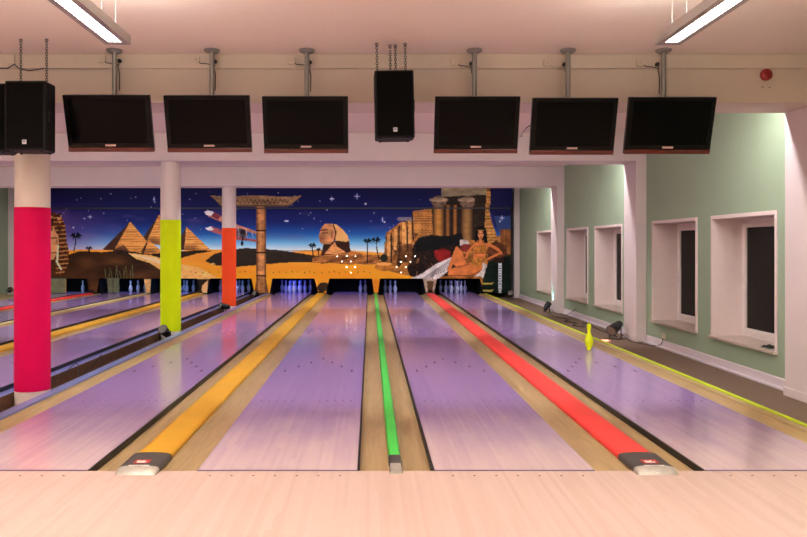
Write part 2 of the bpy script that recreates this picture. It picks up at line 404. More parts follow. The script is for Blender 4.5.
# ---------------------------------------------------------------- pillars
GX = -3.462
def pillar(D, z1, m, word):
    t_ = thing('pillar', 'round pillar with a tall %s band below white' % word, 'pillar', (GX, D, FL+.012), group='coloured round pillars')
    b = -FL-.012; R = .17
    MB().lathe([(R, 0), (R, BB-FL-.012)], 48).build('shaft', M_pil, t_, smooth=True)
    MB().lathe([(R+.0005, b+.01), (R+.0035, b+.012), (R+.0035, z1+b), (R+.0005, z1+b+.002)], 48).build('painted_band', m, t_, smooth=True)
pillar(7.56, 1.87, M_mag, 'magenta'); pillar(12.8, 1.93, M_lim2, 'lime yellow'); pillar(18.1, 1.92, M_org, 'orange')

# ---------------------------------------------------------------- televisions
TVX = [-2.494, -1.546, -.615, 1.018, 1.943, 2.862]; PXX = [-2.513, -1.554, -.62, 1.027, 1.947, 2.887]
TW = [.822, .812, .812, .806, .808, .826]
TL = ['leftmost hanging television, next to the left loudspeaker', 'second hanging television from the left', 'third hanging television, left of the central loudspeaker',
      'hanging television just right of the central loudspeaker', 'second hanging television from the right', 'rightmost hanging television, nearest the green wall']
TOPY = [95, 95.4, 96.4, 96.6, 98, 97.2]; YAW = [.02, .01, .0, .0, -.01, -.02]
for i, x in enumerate(TVX):
    D = 6.95; zt = PZ(TOPY[i], D); hgt = .54; tilt = math.radians(17)
    t_ = thing('television', 'black flat ' + TL[i], 'television', (x, D, zt), group='televisions hanging from the ceiling')
    r = empty('screen_unit', (0, 0, 0)); r.parent = t_
    # build tilted: local point (x, depth y, down z)
    ca, sa_ = math.cos(tilt), math.sin(tilt)
    def T(p): return (p[0], p[1]*ca - p[2]*sa_, p[2]*ca + p[1]*sa_)
    bpy.data.objects.remove(r)
    W = TW[i]/2
    def tb(x0, x1, y0, y1, z0, z1, mb=None):
        mb = mb or MB(); b = MB().box(x0, x1, y0, y1, z0, z1); mb.add([T(p) for p in b.v], b.f); return mb
    m = tb(-W, W, 0, .05, -hgt+.042, 0); tb(-W+.1, W-.1, .05, .09, -hgt+.1, -.08, m)
    m.build('housing', M_tv, t_, bevel=.006)
    tb(-W, W, -.004, .05, -hgt, -hgt+.0419).build('lower_lip', M_tvred, t_, bevel=.004)
    tb(-W+.045, W-.045, -.002, .002, -hgt+.085, -.04).build('screen', M_scr, t_)
    b = tb(-.05, .05, -.005, .0, -hgt+.056, -hgt+.072); b.build('brand_badge', M_logo, t_)
    dx = PXX[i]-x; yp = 7.25-D
    m = MB().lathe([(.025, -.25), (.025, CE-zt-.01)], 20, (dx, yp, 0)); m.build('pole', M_pole, t_, smooth=True)
    MB().lathe([(.06, CE-zt-.03), (.078, CE-zt-.012), (.078, CE-zt-.001)], 28, (dx, yp, 0)).build('ceiling_plate', M_pole, t_, smooth=True)
    m = MB().lathe([(.032, .02), (.032, .06)], 16, (dx, yp, 0)); m.box(dx-.04, dx-.028, yp-.008, yp+.008, .03, .045); m.box(dx+.028, dx+.04, yp-.008, yp+.008, .03, .045)
    m.build('clamp_collar', M_pole, t_)
    m = MB(); m.add(*[(lambda b: ([p for p in b.v], b.f))(MB().box(dx-.06, dx+.06, .20, yp+.03, -.33, -.22))][0]); m.build('bracket', M_pole, t_)
# sockets, plugs and cables behind the poles
SOC = [(102.5, 59.5, 119.7, 'left of the first television pole'), (196, 60, 215, 'left of the second television pole'), (291.5, 61, 310, 'left of the third television pole'),
       (455, 62.3, 471, 'between the central loudspeaker and its television'), (547, 63, 564.5, 'left of the fifth television pole'), (640, 63, 657, 'left of the last television pole')]
for sx, sy, px_, wh in SOC:
    D = 7.40; x = PX(sx, D); z = PZ(sy, D)
    s_ = thing('wall_socket', 'beige socket box on the wall trunking, ' + wh, 'socket', (x, 7.41, z), group='sockets on the trunking')
    MB().box(-.035, .035, -.028, 0, -.035, .035).build('socket_body', M_sock, s_, bevel=.006)
    MB().lathe([(.018, 0), (.018, .003)], 14, (0, -.028, 0), lambda p: (p[0], -p[2], p[1])).build('socket_face', M_cable_w, s_)
    xp = PX(px_, D); zp = PZ(sy+1.5, D)
    p_ = thing('power_plug', 'black plug and hanging cable beside the pole, ' + wh, 'plug', (xp, 7.41, zp), group='plugs beside the poles')
    MB().lathe([(.02, 0), (.02, .03), (.01, .05)], 14, (0, 0, 0), lambda p: (p[0], -p[2], p[1])).build('plug_body', M_wire, p_, smooth=True)
    MB().tube([(0, -.045, 0), (-.005, -.05, -.06), (.012, -.045, -.14), (.008, -.04, -.3)], .005).build('plug_lead', M_wire, p_)
    tag(MB().tube([(x+.03, 7.39, z-.02), (x+.05, 7.375, z-.04), ((x+xp)/2+.02, 7.37, z-.045), (xp+.01, 7.37, zp-.05)], .0045).build('cable', M_wire if sx != 547 else M_cable_w),
        'short cable running along the trunking, ' + wh, 'cable', 'cables on the trunking')
tag(MB().tube([(PX(523, 7.2), 7.2, PZ(136, 7.2)), (PX(520, 7.2), 7.2, PZ(137, 7.2)), (PX(526, 7.2), 7.18, PZ(128, 7.2)), (PX(536, 7.2), 7.15, PZ(122, 7.2))], .004).build('cable', M_wire),
    'thin loose cable loop between the two televisions right of centre', 'cable')
tag(MB().tube([(PX(-5, 7.3), 7.35, PZ(67, 7.3)), (PX(5, 7.3), 7.35, PZ(67, 7.3)), (PX(12, 7.3), 7.35, PZ(63, 7.3)), (PX(18, 7.3), 7.33, PZ(68, 7.3)), (PX(28, 7.3), 7.33, PZ(70, 7.3)), (PX(42, 7.3), 7.35, PZ(67, 7.3))], .006).build('cable', M_wire),
    'dark cable sagging above the left loudspeaker', 'cable')
tag(MB().box(PX(9, 7.4), PX(15, 7.4), 7.385, 7.41, PZ(64, 7.4), PZ(55, 7.4)).build('wall_socket', M_sock, bevel=.004), 'beige socket box above the left loudspeaker', 'socket')
# red alarm bell
b_ = thing('alarm_sounder', 'small round red alarm sounder high on the wall at right', 'alarm', (PX(766, 7.45), 7.46, PZ(75, 7.45)))
MB().lathe([(.058, 0), (.058, .03), (.045, .045), (.02, .05)], 24, (0, 0, 0), lambda p: (p[0], -p[2], p[1])).build('sounder_body', M_bell, b_, smooth=True)
m = MB()
for q in range(6): m.torus(.012+.007*q, .0015, (0, -.046+.001*q, 0), 'y', 16, 4)
m.build('sounder_grille', M_tv, b_)
for q, xx in enumerate((763, 770)):
    tag(MB().lathe([(.006, 0), (.006, .004)], 8, (PX(xx, 7.45), 7.46, PZ(87+.3*q, 7.45)), lambda p: (p[0], -p[2], p[1])).build('screw', M_tv), 'tiny dark screw %s under the red alarm sounder' % ('left' if q == 0 else 'right'), 'screw')

# ---------------------------------------------------------------- loudspeakers
def speaker(loc, label, rot=(0, 0, 0), w_=.365, h_=.63, chains=()):
    t_ = thing('loudspeaker', label, 'loudspeaker', loc, rot, 'loudspeakers hanging on chains')
    d_ = .3
    MB().extr([(0, 0), (0, 0.001)], 0, .001)
    pr = [(-w_/2, 0), (w_/2, 0), (w_/2, d_*.72), (w_/2-.05, d_), (-w_/2+.05, d_), (-w_/2, d_*.72)]
    n = len(pr); m = MB()
    m.add([(x, y, 0) for x, y in pr]+[(x, y, h_) for x, y in pr], [tuple(range(n)), tuple(range(n, 2*n))]+[(i, (i+1) % n, n+(i+1) % n, n+i) for i in range(n)])
    m.build('cabinet', M_spk, t_, bevel=.012)
    MB().box(-w_/2+.018, w_/2-.018, -.008, .0, .02, h_-.02).build('grille', M_grille, t_, bevel=.004)
    lg = MB().box(-.019, .019, -.0105, -.0085, .055, .093).build('brand_badge', M_whitepatch, t_)
    MB().box(-.012, .012, -.0125, -.0108, .070, .086).build('badge_mark', M_rail, lg)
    MB().extr([(w_/2-.002, h_*.42), (w_/2+.012, h_*.42), (w_/2+.012, h_*.58), (w_/2-.002, h_*.58)], .08, .16).build('handle', M_can, t_, bevel=.004)
    m = MB()
    for sx in (-1, 1):
        for yy in (.04, .22): m.lathe([(.014, -.012), (.014, 0)], 10, (sx*(w_/2-.05), yy, 0))
    m.build('rubber_feet', M_can, t_)
    for cx, cy, top in chains:
        c = MB(); z = h_-.01; j = 0
        while z < top-.02:
            c.torus(.011, .003, (cx, cy, z+.014), 'x' if j % 2 else 'y', 10, 5, 1.5); z += .024; j += 1
        c.torus(.014, .004, (cx, cy, top-.014), 'y', 12, 5)
        c.build('chain', M_chain, t_)
    return t_
z0 = PZ(150, 6.65)
speaker(((-3.298-2.942)/2, 6.66, z0), 'black loudspeaker hanging on chains above the magenta pillar', chains=[(-.13, .2, CE-z0), (.11, .2, CE-z0)])
speaker((-3.54, 6.80, PZ(151.5, 6.80)), 'black loudspeaker cut off by the left edge of the picture', chains=[(-.13, .2, CE-PZ(151.5, 6.8)), (-.03, .2, CE-PZ(151.5, 6.8))])
z0 = PZ(137.5, 6.85)
speaker((PX(395.5, 6.85), 6.86, z0), 'black loudspeaker hanging alone in the centre between televisions', (0, math.radians(-1.2), math.radians(2)), chains=[(-.15, .14, CE-z0), (-.02, .2, CE-z0), (.03, .2, CE-z0), (.12, .14, CE-z0)])

# ---------------------------------------------------------------- pendant luminaires
def luminaire(x, y1, z, label, ln=3.0):
    t_ = thing('pendant_luminaire', label, 'ceiling light', (x, y1-ln/2, z), group='long pendant luminaires')
    hl = ln/2; W = .09
    m = MB()
    m.box(-W, -.047, -hl, hl, 0, .065).box(.047, W, -hl, hl, 0, .065).box(-.047, .047, -hl, -hl+.07, 0, .065).box(-.047, .047, hl-.07, hl, 0, .065).box(-.047, .047, -hl+.07, hl-.07, .05, .065)
    m.build('housing', M_alu, t_)
    MB().box(-.047, .047, -hl+.07, hl-.07, .012, .02).build('diffuser', M_diff, t_)
    lv = MB(); q = -hl+.09
    while q < hl-.08: lv.box(-.047, .047, q, q+.004, .0, .0065); q += .045
    for xx in (-.02, .02): lv.box(xx-.0015, xx+.0015, -hl+.07, hl-.07, .0, .0065)
    lv.build('louvre', M_alu, t_)
    for sx in (-.05, .05):
        for yy in (-hl+.2, hl-.2): MB().tube([(sx, yy, .06), (sx, yy, CE-z)], .002, 6).build('suspension_wire', M_pole, t_)
    area('lamp_down', (x, y1-ln/2, z-.004+.012), (0, 0, 0), .09, ln-.16, ROOM_W*ln/3, WARM)
    l = bpy.context.scene.objects[-1] if False else None
    area('lamp_up', (x, y1-ln/2, z+.07), (PI, 0, 0), .14, ln-.1, ROOM_W*2.7*ln/3, WARM)
luminaire(-1.82, 5.33, 2.935, 'long grey pendant light at the top left of the picture')
luminaire(2.14, 5.30, 2.925, 'long grey pendant light at the top right of the picture')
for x in (-1.82, 2.14): luminaire(x, 1.6, 2.93, 'added unseen pendant light behind the viewer, %s row' % ('left' if x < 0 else 'right'))  # unseen pendants added behind the camera to light the room
for x in (-5.8, -9.4):  # two more unseen rows out of frame, added for room light
    for y in (5.3, 1.6): luminaire(x, y, 2.93, 'added unseen pendant light in the %s row, %s' % ('far-left' if x < -8 else 'second-left', 'near the lanes' if y > 2 else 'further back'))

# batten lamps behind the beams
for bi, (a, b) in enumerate(BEAMS):
    for xi, x in enumerate((-9.6, -7.2, -4.8, -2.0, .6, 2.9, 4.1)):
        y = b+.16
        t_ = thing('batten_lamp', 'white batten lamp behind the %s beam, number %s from the left wall' % (('front', 'middle', 'rear')[bi], ('one', 'two', 'three', 'four', 'five', 'six', 'seven')[xi]), 'ceiling light', (x, y, CE), group='batten lamps behind beams')
        ln = .85 if xi < 6 else .3
        MB().box(-ln, ln, -.05, .05, -.06, 0).build('housing', M_frame, t_, bevel=.005)
        MB().tube([(-ln+.03, 0, -.085), (ln-.03, 0, -.085)], .014).build('tube', M_frame, t_)
        area('batten_light', (x, y, CE-.105), (math.radians(12), 0, 0), ln*1.9, .08, BAY_W*ln/.85*(1.0 if xi < 6 else 1.6), BAYC)

# ---------------------------------------------------------------- pins
PINP = [(.0575/2*1.0, 0), (.0325, .012), (.0455, .05), (.0555, .09), (.0605, .114), (.058, .15), (.046, .19), (.033, .22), (.0245, .245), (.0235, .26), (.027, .29), (.031, .32), (.0323, .342), (.029, .36), (.02, .374), (.006, .381)]
def pin(label, m, band=True, group=None):
    t_ = thing('bowling_pin', label, 'bowling pin', group=group)
    MB().lathe(PINP, 20).build('pin_body', m, t_, smooth=True)
    if band: MB().lathe([(.0262, .238), (.0245, .246), (.0242, .252)], 20).build('neck_stripe', M_pinband, t_, smooth=True)
    return t_
lp = pin('bright lime yellow bowling pin standing alone on the right-hand lane', M_limepin, False)
lp.location = (PX(589, 10.49), 10.49, .0005)
MB().lathe([(.0606, .112), (.0612, .114), (.0606, .116)], 20).build('belt_line', M_lime, lp, smooth=True)
RACK = {1: (0, 0), 2: (-.1525, 1), 3: (.1525, 1), 4: (-.305, 2), 5: (0, 2), 6: (.305, 2), 7: (-.457, 3), 8: (-.1525, 3), 9: (.1525, 3), 10: (.457, 3)}
WHERE = {1: 'head', 2: 'second-row left', 3: 'second-row right', 4: 'third-row left', 5: 'third-row middle', 6: 'third-row right', 7: 'back-row far left', 8: 'back-row centre-left', 9: 'back-row centre-right', 10: 'back-row far right'}
SETS = [[6], [3, 6, 10], list(range(1, 11)), list(range(1, 11)), list(range(1, 11)), [6, 10], [7, 4, 2], [1, 2, 3, 4, 5, 6, 7, 8, 9]]
p0 = pin('', M_pin); first = True
def place(x, y, lab, grp):
    global first
    o = p0 if first else copy_tree(p0); first = False
    o.location = (x, y, .001); o['label'] = lab; o['group'] = grp
for i, s in enumerate(SETS):
    for n in s:
        dx, r = RACK[n]; place(LC[i]+dx, 23.14+.264*r, 'white %s pin on the %s' % (WHERE[n], SHORT[i]), 'pins at the end of the lanes')
place(-8.17, 23.9, 'single white pin just right of the painted sphinx leg', 'pins at the end of the lanes')
# pin deck, kickbacks, curtain
for i, x in enumerate(LC):
    t_ = thing('pinsetter', 'black pinsetter bay at the end of the ' + SHORT[i], 'pinsetter', (x, 0, 0), group='pinsetter bays')
    MB().box(-.78, .78, 24.62, 24.66, FL, .75).build('pit_curtain', M_dark, t_)
    MB().box(-.78, .78, 23.08, 24.6, .62, .66).build('hood', M_dark, t_)
    for s in (-1, 1): 
        xx = s*(.76 if not ((i in (5, 1) and s > 0) or (i in (6, 2) and s < 0)) else .75)
        MB().box(xx-.012, xx+.012, 23.25, 24.6, FL, .61).build('kickback_plate', M_dark, t_)
    colr = [(.3, .6, 1), (.2, .45, 1), (.06, .35, 1), (.05, .28, 1), (.01, .06, 1), (.01, .07, 1), (.06, .16, 1), (.14, .2, 1)][i]
    pw = [1.6, 1.6, 2.4, 1.6, 3.2, 1.6, .8, .55][i]
    MB().box(-.5, .5, 23.1, 23.16, .56, .61).build('lamp_bar', M_can, t_)
    area('pit_lamp', (x, 23.13, .552), (math.radians(24), 0, 0), .9, .05, pw*PIT_W/5, colr)

# ---------------------------------------------------------------- painted mural
SS = 3; RX0, RX1, RY0, RY1 = 10, 520, 180, 300
Wd, Ht = (RX1-RX0)*SS, (RY1-RY0)*SS
gx, gy = np.meshgrid((np.arange(Wd)+.5)/SS+RX0, (np.arange(Ht)+.5)/SS+RY0)
rng = np.random.RandomState(3)
def vnoise(sx, sy, seed=0, octv=4):
    r = np.random.RandomState(seed); out = np.zeros_like(gx); amp = 1; tot = 0
    for o in range(octv):
        g = r.rand(200, 700); fx = (gx-RX0)/sx*2**o; fy = (gy-RY0)/sy*2**o
        fx = fx % 690; fy = fy % 190
        x0 = fx.astype(int); y0 = fy.astype(int); tx = fx-x0; ty = fy-y0; tx = tx*tx*(3-2*tx); ty = ty*ty*(3-2*ty)
        v = (g[y0, x0]*(1-tx)+g[y0, x0+1]*tx)*(1-ty)+(g[y0+1, x0]*(1-tx)+g[y0+1, x0+1]*tx)*ty
        out += v*amp; tot += amp; amp *= .5
    return out/tot
N1 = vnoise(26, 8, 1); N2 = vnoise(5, 3, 2); N3 = vnoise(2.2, 2.2, 5); N4 = vnoise(40, 14, 9)
def ramp(v, ks):
    xs = [k[0] for k in ks]; return np.stack([np.interp(v, xs, [k[1][c] for k in ks]) for c in range(3)], -1)
skyA = ramp(gy, [(188, (10, 16, 66)), (206, (14, 22, 84)), (222, (22, 38, 104)), (234, (38, 92, 160)), (243, (112, 176, 214)), (250, (206, 220, 228)), (262, (226, 220, 214))])
skyB = ramp(gy, [(188, (14, 14, 58)), (206, (30, 24, 82)), (218, (70, 54, 112)), (232, (84, 72, 134)), (244, (130, 128, 176)), (254, (200, 190, 204)), (262, (200, 190, 190))])
kk = np.clip((135-gx)/70, 0, 1)[..., None]
IMG = skyA*(1-kk)+skyB*kk
cl = np.clip((N1-.5)*2.4, 0, 1)*np.clip((gy-200)/14, 0, 1)*np.clip((250-gy)/20, 0, 1)
IMG = IMG*(1-cl[..., None]*.5)+np.array((128, 92, 140))*cl[..., None]*.5
def paint(mask, rgb, a=1.0, tex=0, N=None):
    global IMG
    c = np.array(rgb, float)
    if tex: c = c*(1+tex*((N if N is not None else N2)-.5)*2)[..., None]
    else: c = np.broadcast_to(c, IMG.shape)
    mk = (mask*a)[..., None]; IMG = IMG*(1-mk)+c*mk
def poly(pts):
    inside = np.zeros(gx.shape, bool); n = len(pts)
    for i in range(n):
        x1, y1 = pts[i]; x2, y2 = pts[(i+1) % n]
        if y1 == y2: continue
        c = ((y1 > gy) != (y2 > gy)) & (gx < (x2-x1)*(gy-y1)/(y2-y1)+x1); inside ^= c
    return inside.astype(float)
def ell(cx, cy, rx, ry, soft=0, ang=0):
    dx, dy = gx-cx, gy-cy; c, s = math.cos(ang), math.sin(ang)
    d = np.sqrt(((dx*c+dy*s)/rx)**2+((-dx*s+dy*c)/ry)**2)
    return np.clip((1-d)/max(soft, 1e-6), 0, 1) if soft else (d < 1).astype(float)
def line(pts, w):
    m = np.zeros(gx.shape)
    for (x1, y1), (x2, y2) in zip(pts[:-1], pts[1:]):
        L2 = (x2-x1)**2+(y2-y1)**2+1e-9; t = np.clip(((gx-x1)*(x2-x1)+(gy-y1)*(y2-y1))/L2, 0, 1)
        m = np.maximum(m, (np.hypot(gx-x1-t*(x2-x1), gy-y1-t*(y2-y1)) < w/2).astype(float))
    return m
# small stars
for _ in range(60):
    x, y = rng.uniform(55, 430), rng.uniform(190, 232); paint(ell(x, y, .5, .5), (190, 190, 220), .7)
def star(x, y, r=3.4):
    r *= .72; paint(ell(x, y, r*1.3, r*1.3, 1), (120, 130, 220), .5)
    paint(line([(x-r, y), (x+r, y)], .4), (215, 220, 250), .75); paint(line([(x, y-r), (x, y+r)], .4), (215, 220, 250), .75); paint(ell(x, y, .7, .7), (255, 255, 255))
for s_ in [(90, 217, 2.6), (84.4, 218.5, 1.4), (73.5, 227.6, 2), (155, 199.5, 3.6), (286.5, 221, 3), (332, 199, 3), (357, 196.5, 4), (382.5, 219.8, 3.4), (384.5, 222, 1.4), (365.5, 204, 1.6), (502, 218, 3.6), (500, 221, 1.6), (510.5, 198, 2)]: star(*s_)
# pyramids
sand = (226, 158, 84); shade = (70, 46, 36)
for ap, L, Mx, R in [((159, 214.5), (141, 240), (146, 243), (190, 250)), ((186.5, 227), (172, 250), (184, 250), (211, 250)), ((130.2, 221.5), (99, 253), (113, 252), (157, 253)), ((148.5, 239.5), (140, 253), (144, 254), (165, 254))]:
    paint(poly([ap, L, Mx]), shade, 1, .25); lm = poly([ap, Mx, R]); paint(lm, sand, 1, .25, vnoise(18, 1.6, 4))
    paint(lm*(np.sin(gy*2.6+N2*3) > .75), (120, 78, 44), .5)
    paint(lm*ell(Mx[0]+6, Mx[1], 12, 7, .6), (90, 60, 40), .6)
paint(poly([(112, 250), (124, 245), (130, 252), (120, 255)]), shade, .7)
# desert ground
gnd = (gy > 251+1.6*np.sin(gx/19)+(gx > 395)*3).astype(float); paint(gnd, (226, 152, 58), 1, .10, N1)
paint(gnd*np.clip((gy-258)/22, 0, 1), (236, 150, 34), .8, .06, N1)
paint(poly([(96, 253), (120, 250), (150, 254), (172, 252), (200, 250), (214, 251), (195, 254), (160, 262), (150, 268), (100, 262)]), (44, 34, 26), 1, .3)
paint(poly([(205, 261), (214, 254), (228, 250), (246, 248), (275, 249.5), (292, 252), (318, 256), (330, 259), (318, 262), (296, 262), (266, 264), (236, 267), (214, 265)]), (50, 42, 34), 1, .15)
paint(ell(213, 264, 2.4, .9), (210, 180, 110), .9)
paint(poly([(128, 253), (150, 255), (176, 263), (200, 268), (220, 279), (158, 279), (146, 266)]), (222, 170, 100), 1, .2)
paint(poly([(130, 254), (150, 257), (166, 262), (160, 264), (144, 259)]), (230, 200, 160), .8)
paint(poly([(176, 253), (192, 251), (203, 252), (185, 257), (172, 262)]), (50, 40, 30), .9)
# crouching sphinx on the left
body = poly([(64, 256), (80, 251), (98, 252), (112, 253), (132, 258), (150, 263), (162, 271), (168, 282), (150, 283), (138, 279), (108, 279), (100, 284), (99, 300), (86, 300), (86, 279), (40, 279), (40, 250)])
paint(body, (66, 44, 28), 1, .5, N1); paint(body*ell(86, 262, 14, 7, 1), (112, 76, 44), .5); paint(body*ell(118, 262, 18, 5, 1), (120, 82, 46), .45); paint(body*ell(93, 290, 5, 12, 1), (120, 80, 50), .6)
for x in range(106, 134, 3): paint(line([(x, 279), (x+rng.uniform(-2, 2), 268+rng.uniform(-3, 3))], .9), (92, 100, 66), .8)
head = poly([(34, 216), (44, 211), (52, 212), (60, 215), (65, 224), (66.5, 240), (69, 252), (68, 266), (62, 276), (40, 277), (30, 260), (30, 225)])
paint(head, (84, 48, 30), 1, .4, N3)
for j in range(14): paint(head*line([(54+j*.2, 218+j*4.2), (69, 217+j*4.2)], 1.1), (206, 150, 90), .75)
for j in range(26): paint(ell(49+rng.rand()*13, 213+rng.rand()*17, 1.2, 1.2), [(214, 160, 100), (30, 20, 18), (150, 70, 40)][j % 3], .85)
face = poly([(44, 232), (54, 230), (58.5, 236), (58, 250), (54, 259), (44, 262)]); paint(face, (206, 148, 104), 1, .15)
paint(line([(50, 238), (57, 238)], 1.5), (30, 20, 20)); paint(line([(51, 253), (56, 252.5)], 1), (110, 50, 40)); paint(line([(56.5, 240), (57.5, 247)], 1), (130, 84, 60))
paint(line([(58, 246), (57, 262), (61, 269)], 2), (196, 196, 160)); 
def palm(x, y0, y1, r, lean=0):
    paint(line([(x-lean, y1), (x-lean*.3, (y0+y1)/2), (x, y0)], 1.1), (24, 24, 26))
    for k in range(11):
        a = -PI*.3+PI*1.6*k/10; rr = r*(.8+.3*((k*7) % 3)/2); ex = x+rr*math.cos(a); ey = y0-rr*.85*math.sin(a)
        paint(poly([(x-.5, y0), ((x+ex)/2, (y0+ey)/2-r*.16-.5), (ex, ey+r*.12), ((x+ex)/2, (y0+ey)/2+r*.1)]), (14, 16, 18))
palm(76, 236, 251, 6.5, 2); palm(89, 248, 253, 3.6)
# column with wide capital
def stone(mask, c=(164, 116, 72)): paint(mask, c, 1, .35, vnoise(6, 3, 11))
colm = poly([(256.5, 205), (266, 205), (266, 279), (270, 300), (253, 300), (256.5, 279)]); stone(colm, (176, 122, 76))
paint(colm*((gx < 258)+(gx > 264.5)).clip(0, 1), (70, 44, 30), .6); paint(colm*ell(260.5, 240, 1.8, 50, 1), (226, 170, 112), .5)
for y in (230.5, 252.5, 275.5): paint(colm*(abs(gy-y) < .7), (40, 26, 20), .85)
cap_ = poly([(210, 195.5), (224, 197), (256, 195.5), (285, 197), (302, 196), (296, 201), (288, 207), (222, 207), (216, 200)]); stone(cap_, (140, 112, 82))
paint(cap_*(gy > 205), (60, 44, 34), .6)
for j in range(15): x = 226+j*4.2; paint(cap_*line([(x, 198+rng.rand()*3), (x+2.5, 203+rng.rand()*2), (x+4, 200)], .8), (66, 46, 34), .8)
# biplane
paint(poly([(204, 212), (208, 210.5), (214, 212), (236, 224), (258, 232), (256, 234), (232, 227), (208, 216)]), (176, 120, 100), 1, .3)
paint(poly([(204, 212), (208, 210.5), (214, 212), (211, 216), (206, 214.5)]), (236, 226, 230)); paint(poly([(214, 212), (221, 216), (218, 220), (211, 216)]), (110, 40, 60), .8)
paint(poly([(205, 228), (212, 226.5), (222, 230), (240, 237), (258, 240), (257, 242), (232, 239), (210, 231)]), (150, 84, 84), 1, .3); paint(poly([(205, 228), (211, 226.5), (214, 230), (208, 230.5)]), (236, 226, 230))
paint(ell(241, 233, 7, 4.5, 0, .2), (88, 78, 84)); paint(ell(243, 232, 3, 3), (40, 34, 40)); paint(line([(243, 236), (242, 243)], 1.6), (30, 28, 30)); paint(ell(242, 243.5, 1.4, 2.2), (24, 22, 24))
for x in (232, 238, 246, 252): paint(line([(x, 225+(x-232)*.35), (x+1, 237)], .6), (190, 180, 186), .8)
# great sphinx head
Z = lambda a: [(290+x/5.37, 185+y/5.37) for x, y in a]
paint(poly(Z([(120, 395), (165, 370), (330, 355), (400, 372), (480, 378), (500, 430), (120, 415)])), (168, 110, 62), 1, .4)
for j in range(7): paint(poly(Z([(120, 380), (500, 375), (500, 432), (120, 420)]))*(abs(gy-(255.5+j*1.3+.6*np.sin(gx/6+j))) < .35), (80, 50, 30), .7)
paint(poly(Z([(165, 380), (180, 320), (172, 312), (240, 300), (318, 300), (326, 360), (250, 372)])), (60, 36, 26), 1, .2)
paint(poly(Z([(185, 370), (240, 305), (252, 330), (300, 360), (250, 372)])), (214, 150, 92), 1, .2)
fc = poly(Z([(155, 270), (160, 255), (163, 240), (175, 222), (188, 210), (225, 210), (245, 240), (245, 290), (215, 318), (172, 318), (158, 303), (160, 290), (155, 285)])); paint(fc, (200, 140, 92), 1, .25); paint(fc*ell(322, 238, 5, 9, .8), (120, 74, 50), .5)
paint(poly(Z([(225, 210), (250, 212), (285, 240), (308, 270), (318, 300), (300, 304), (250, 300), (238, 290), (246, 250)])), (222, 166, 104), 1, .12)
paint(line(Z([(232, 214), (246, 250), (240, 295)]), 1.4), (70, 42, 32)); paint(line(Z([(163, 243), (200, 240)]), 1.3), (90, 50, 40)); paint(line(Z([(176, 258), (198, 256)]), 1.3), (56, 32, 30)); paint(line(Z([(160, 288), (185, 290)]), .9), (120, 66, 52)); paint(ell(*Z([(225, 265)])[0], 2, 6, .8), (130, 80, 60), .6)
palm(312.4, 245.5, 255, 4.6, -.6); palm(318.4, 249.5, 254.5, 2.6); palm(367.5, 241, 263, 5, .2); palm(376, 240, 259, 5.6, -3)
# ruins on the right
ruin = poly([(384, 254), (386, 233), (393, 228), (401, 222), (411, 220), (413, 211), (432, 209), (434, 202), (441, 199), (441, 188), (490, 188), (490, 204), (487, 210), (490, 232), (494, 238), (500, 236), (503, 229), (512, 229), (512, 300), (384, 270)])
paint(ruin, (150, 100, 52), 1, .5, N2)
brick = poly([(413, 211), (432, 209), (433, 250), (414, 250)]); paint(brick, (178, 122, 64), 1, .2)
paint(brick*(((gy % 2.4) < .5)+(((gx+((gy//2.4) % 2)*2) % 4) < .5)).clip(0, 1), (84, 54, 32), .6)
paint(ell(409, 224, 9, 2.2, .5), (90, 100, 120), .0)
paint(ell(418, 228, 4, 9, .7), (226, 168, 90), .5); paint(ell(391, 242, 5, 12, .8), (214, 150, 78), .7)
for _ in range(60):
    x, y = rng.uniform(386, 432), rng.uniform(232, 262); paint(ell(x, y, rng.uniform(.8, 2.2), rng.uniform(1, 3.4)), [(50, 32, 22), (206, 146, 84), (110, 70, 40)][rng.randint(3)], .6)
for x in range(400, 414, 4): paint(ell(x, 219, 3, 2), (150, 140, 140), .7)
paint(poly([(432, 209), (441, 199), (441, 190), (490, 190), (488, 240), (433, 240)]), (44, 32, 26), 1, .3)
for a, b, c in [(433, 444, (186, 132, 66)), (445.5, 450, (150, 102, 54)), (453, 457, (168, 108, 50)), (461, 473, (156, 118, 72))]:
    q = np.clip(1-np.abs((gx-(a+b)/2)/((b-a)/2))**2, 0, 1); m_ = poly([(a, 205), (b, 205), (b+.6, 240), (a-.6, 240)])
    paint(m_, (60, 40, 26)); paint(m_*q, c, 1, .12)
for a, b in [(431, 446), (459, 475)]: paint(ell((a+b)/2, 202, (b-a)/2, 6), (112, 92, 76), 1, .4, N3); paint(ell((a+b)/2, 200, (b-a)/2+2, 2.2), (176, 150, 124), .8, .3)
paint(poly([(441, 188), (486, 188), (486, 195), (441, 197)]), (150, 138, 110), .9, .25)
paint(poly([(474, 197), (486, 196), (487, 240), (474, 240)]), (52, 38, 28), 1, .3)
tower = poly([(486, 190), (490.5, 192), (489, 206), (491, 220), (497, 236), (503, 243), (494, 250), (484, 244)]); paint(tower, (190, 138, 76), 1, .4, N3)
for y in np.arange(191, 246, 3.1): paint(tower*(abs(gy-y) < .4), (100, 66, 38), .6)
paint(poly([(492, 188), (512, 188), (512, 229), (503, 229), (498, 232), (494, 222), (491, 205)]), (26, 28, 78)); paint(poly([(494, 216), (512, 216), (512, 229), (503, 230), (498, 232)]), (70, 100, 150), .6)
star(502, 218, 3.6); star(500, 221.4, 1.6)
for x in (502, 506, 510): paint(poly([(x-1.6, 229), (x+1.6, 229), (x+1.6, 252), (x-1.6, 252)]), (120, 76, 46), 1, .3); paint(line([(x+1.8, 229), (x+1.8, 252)], .6), (30, 18, 16))
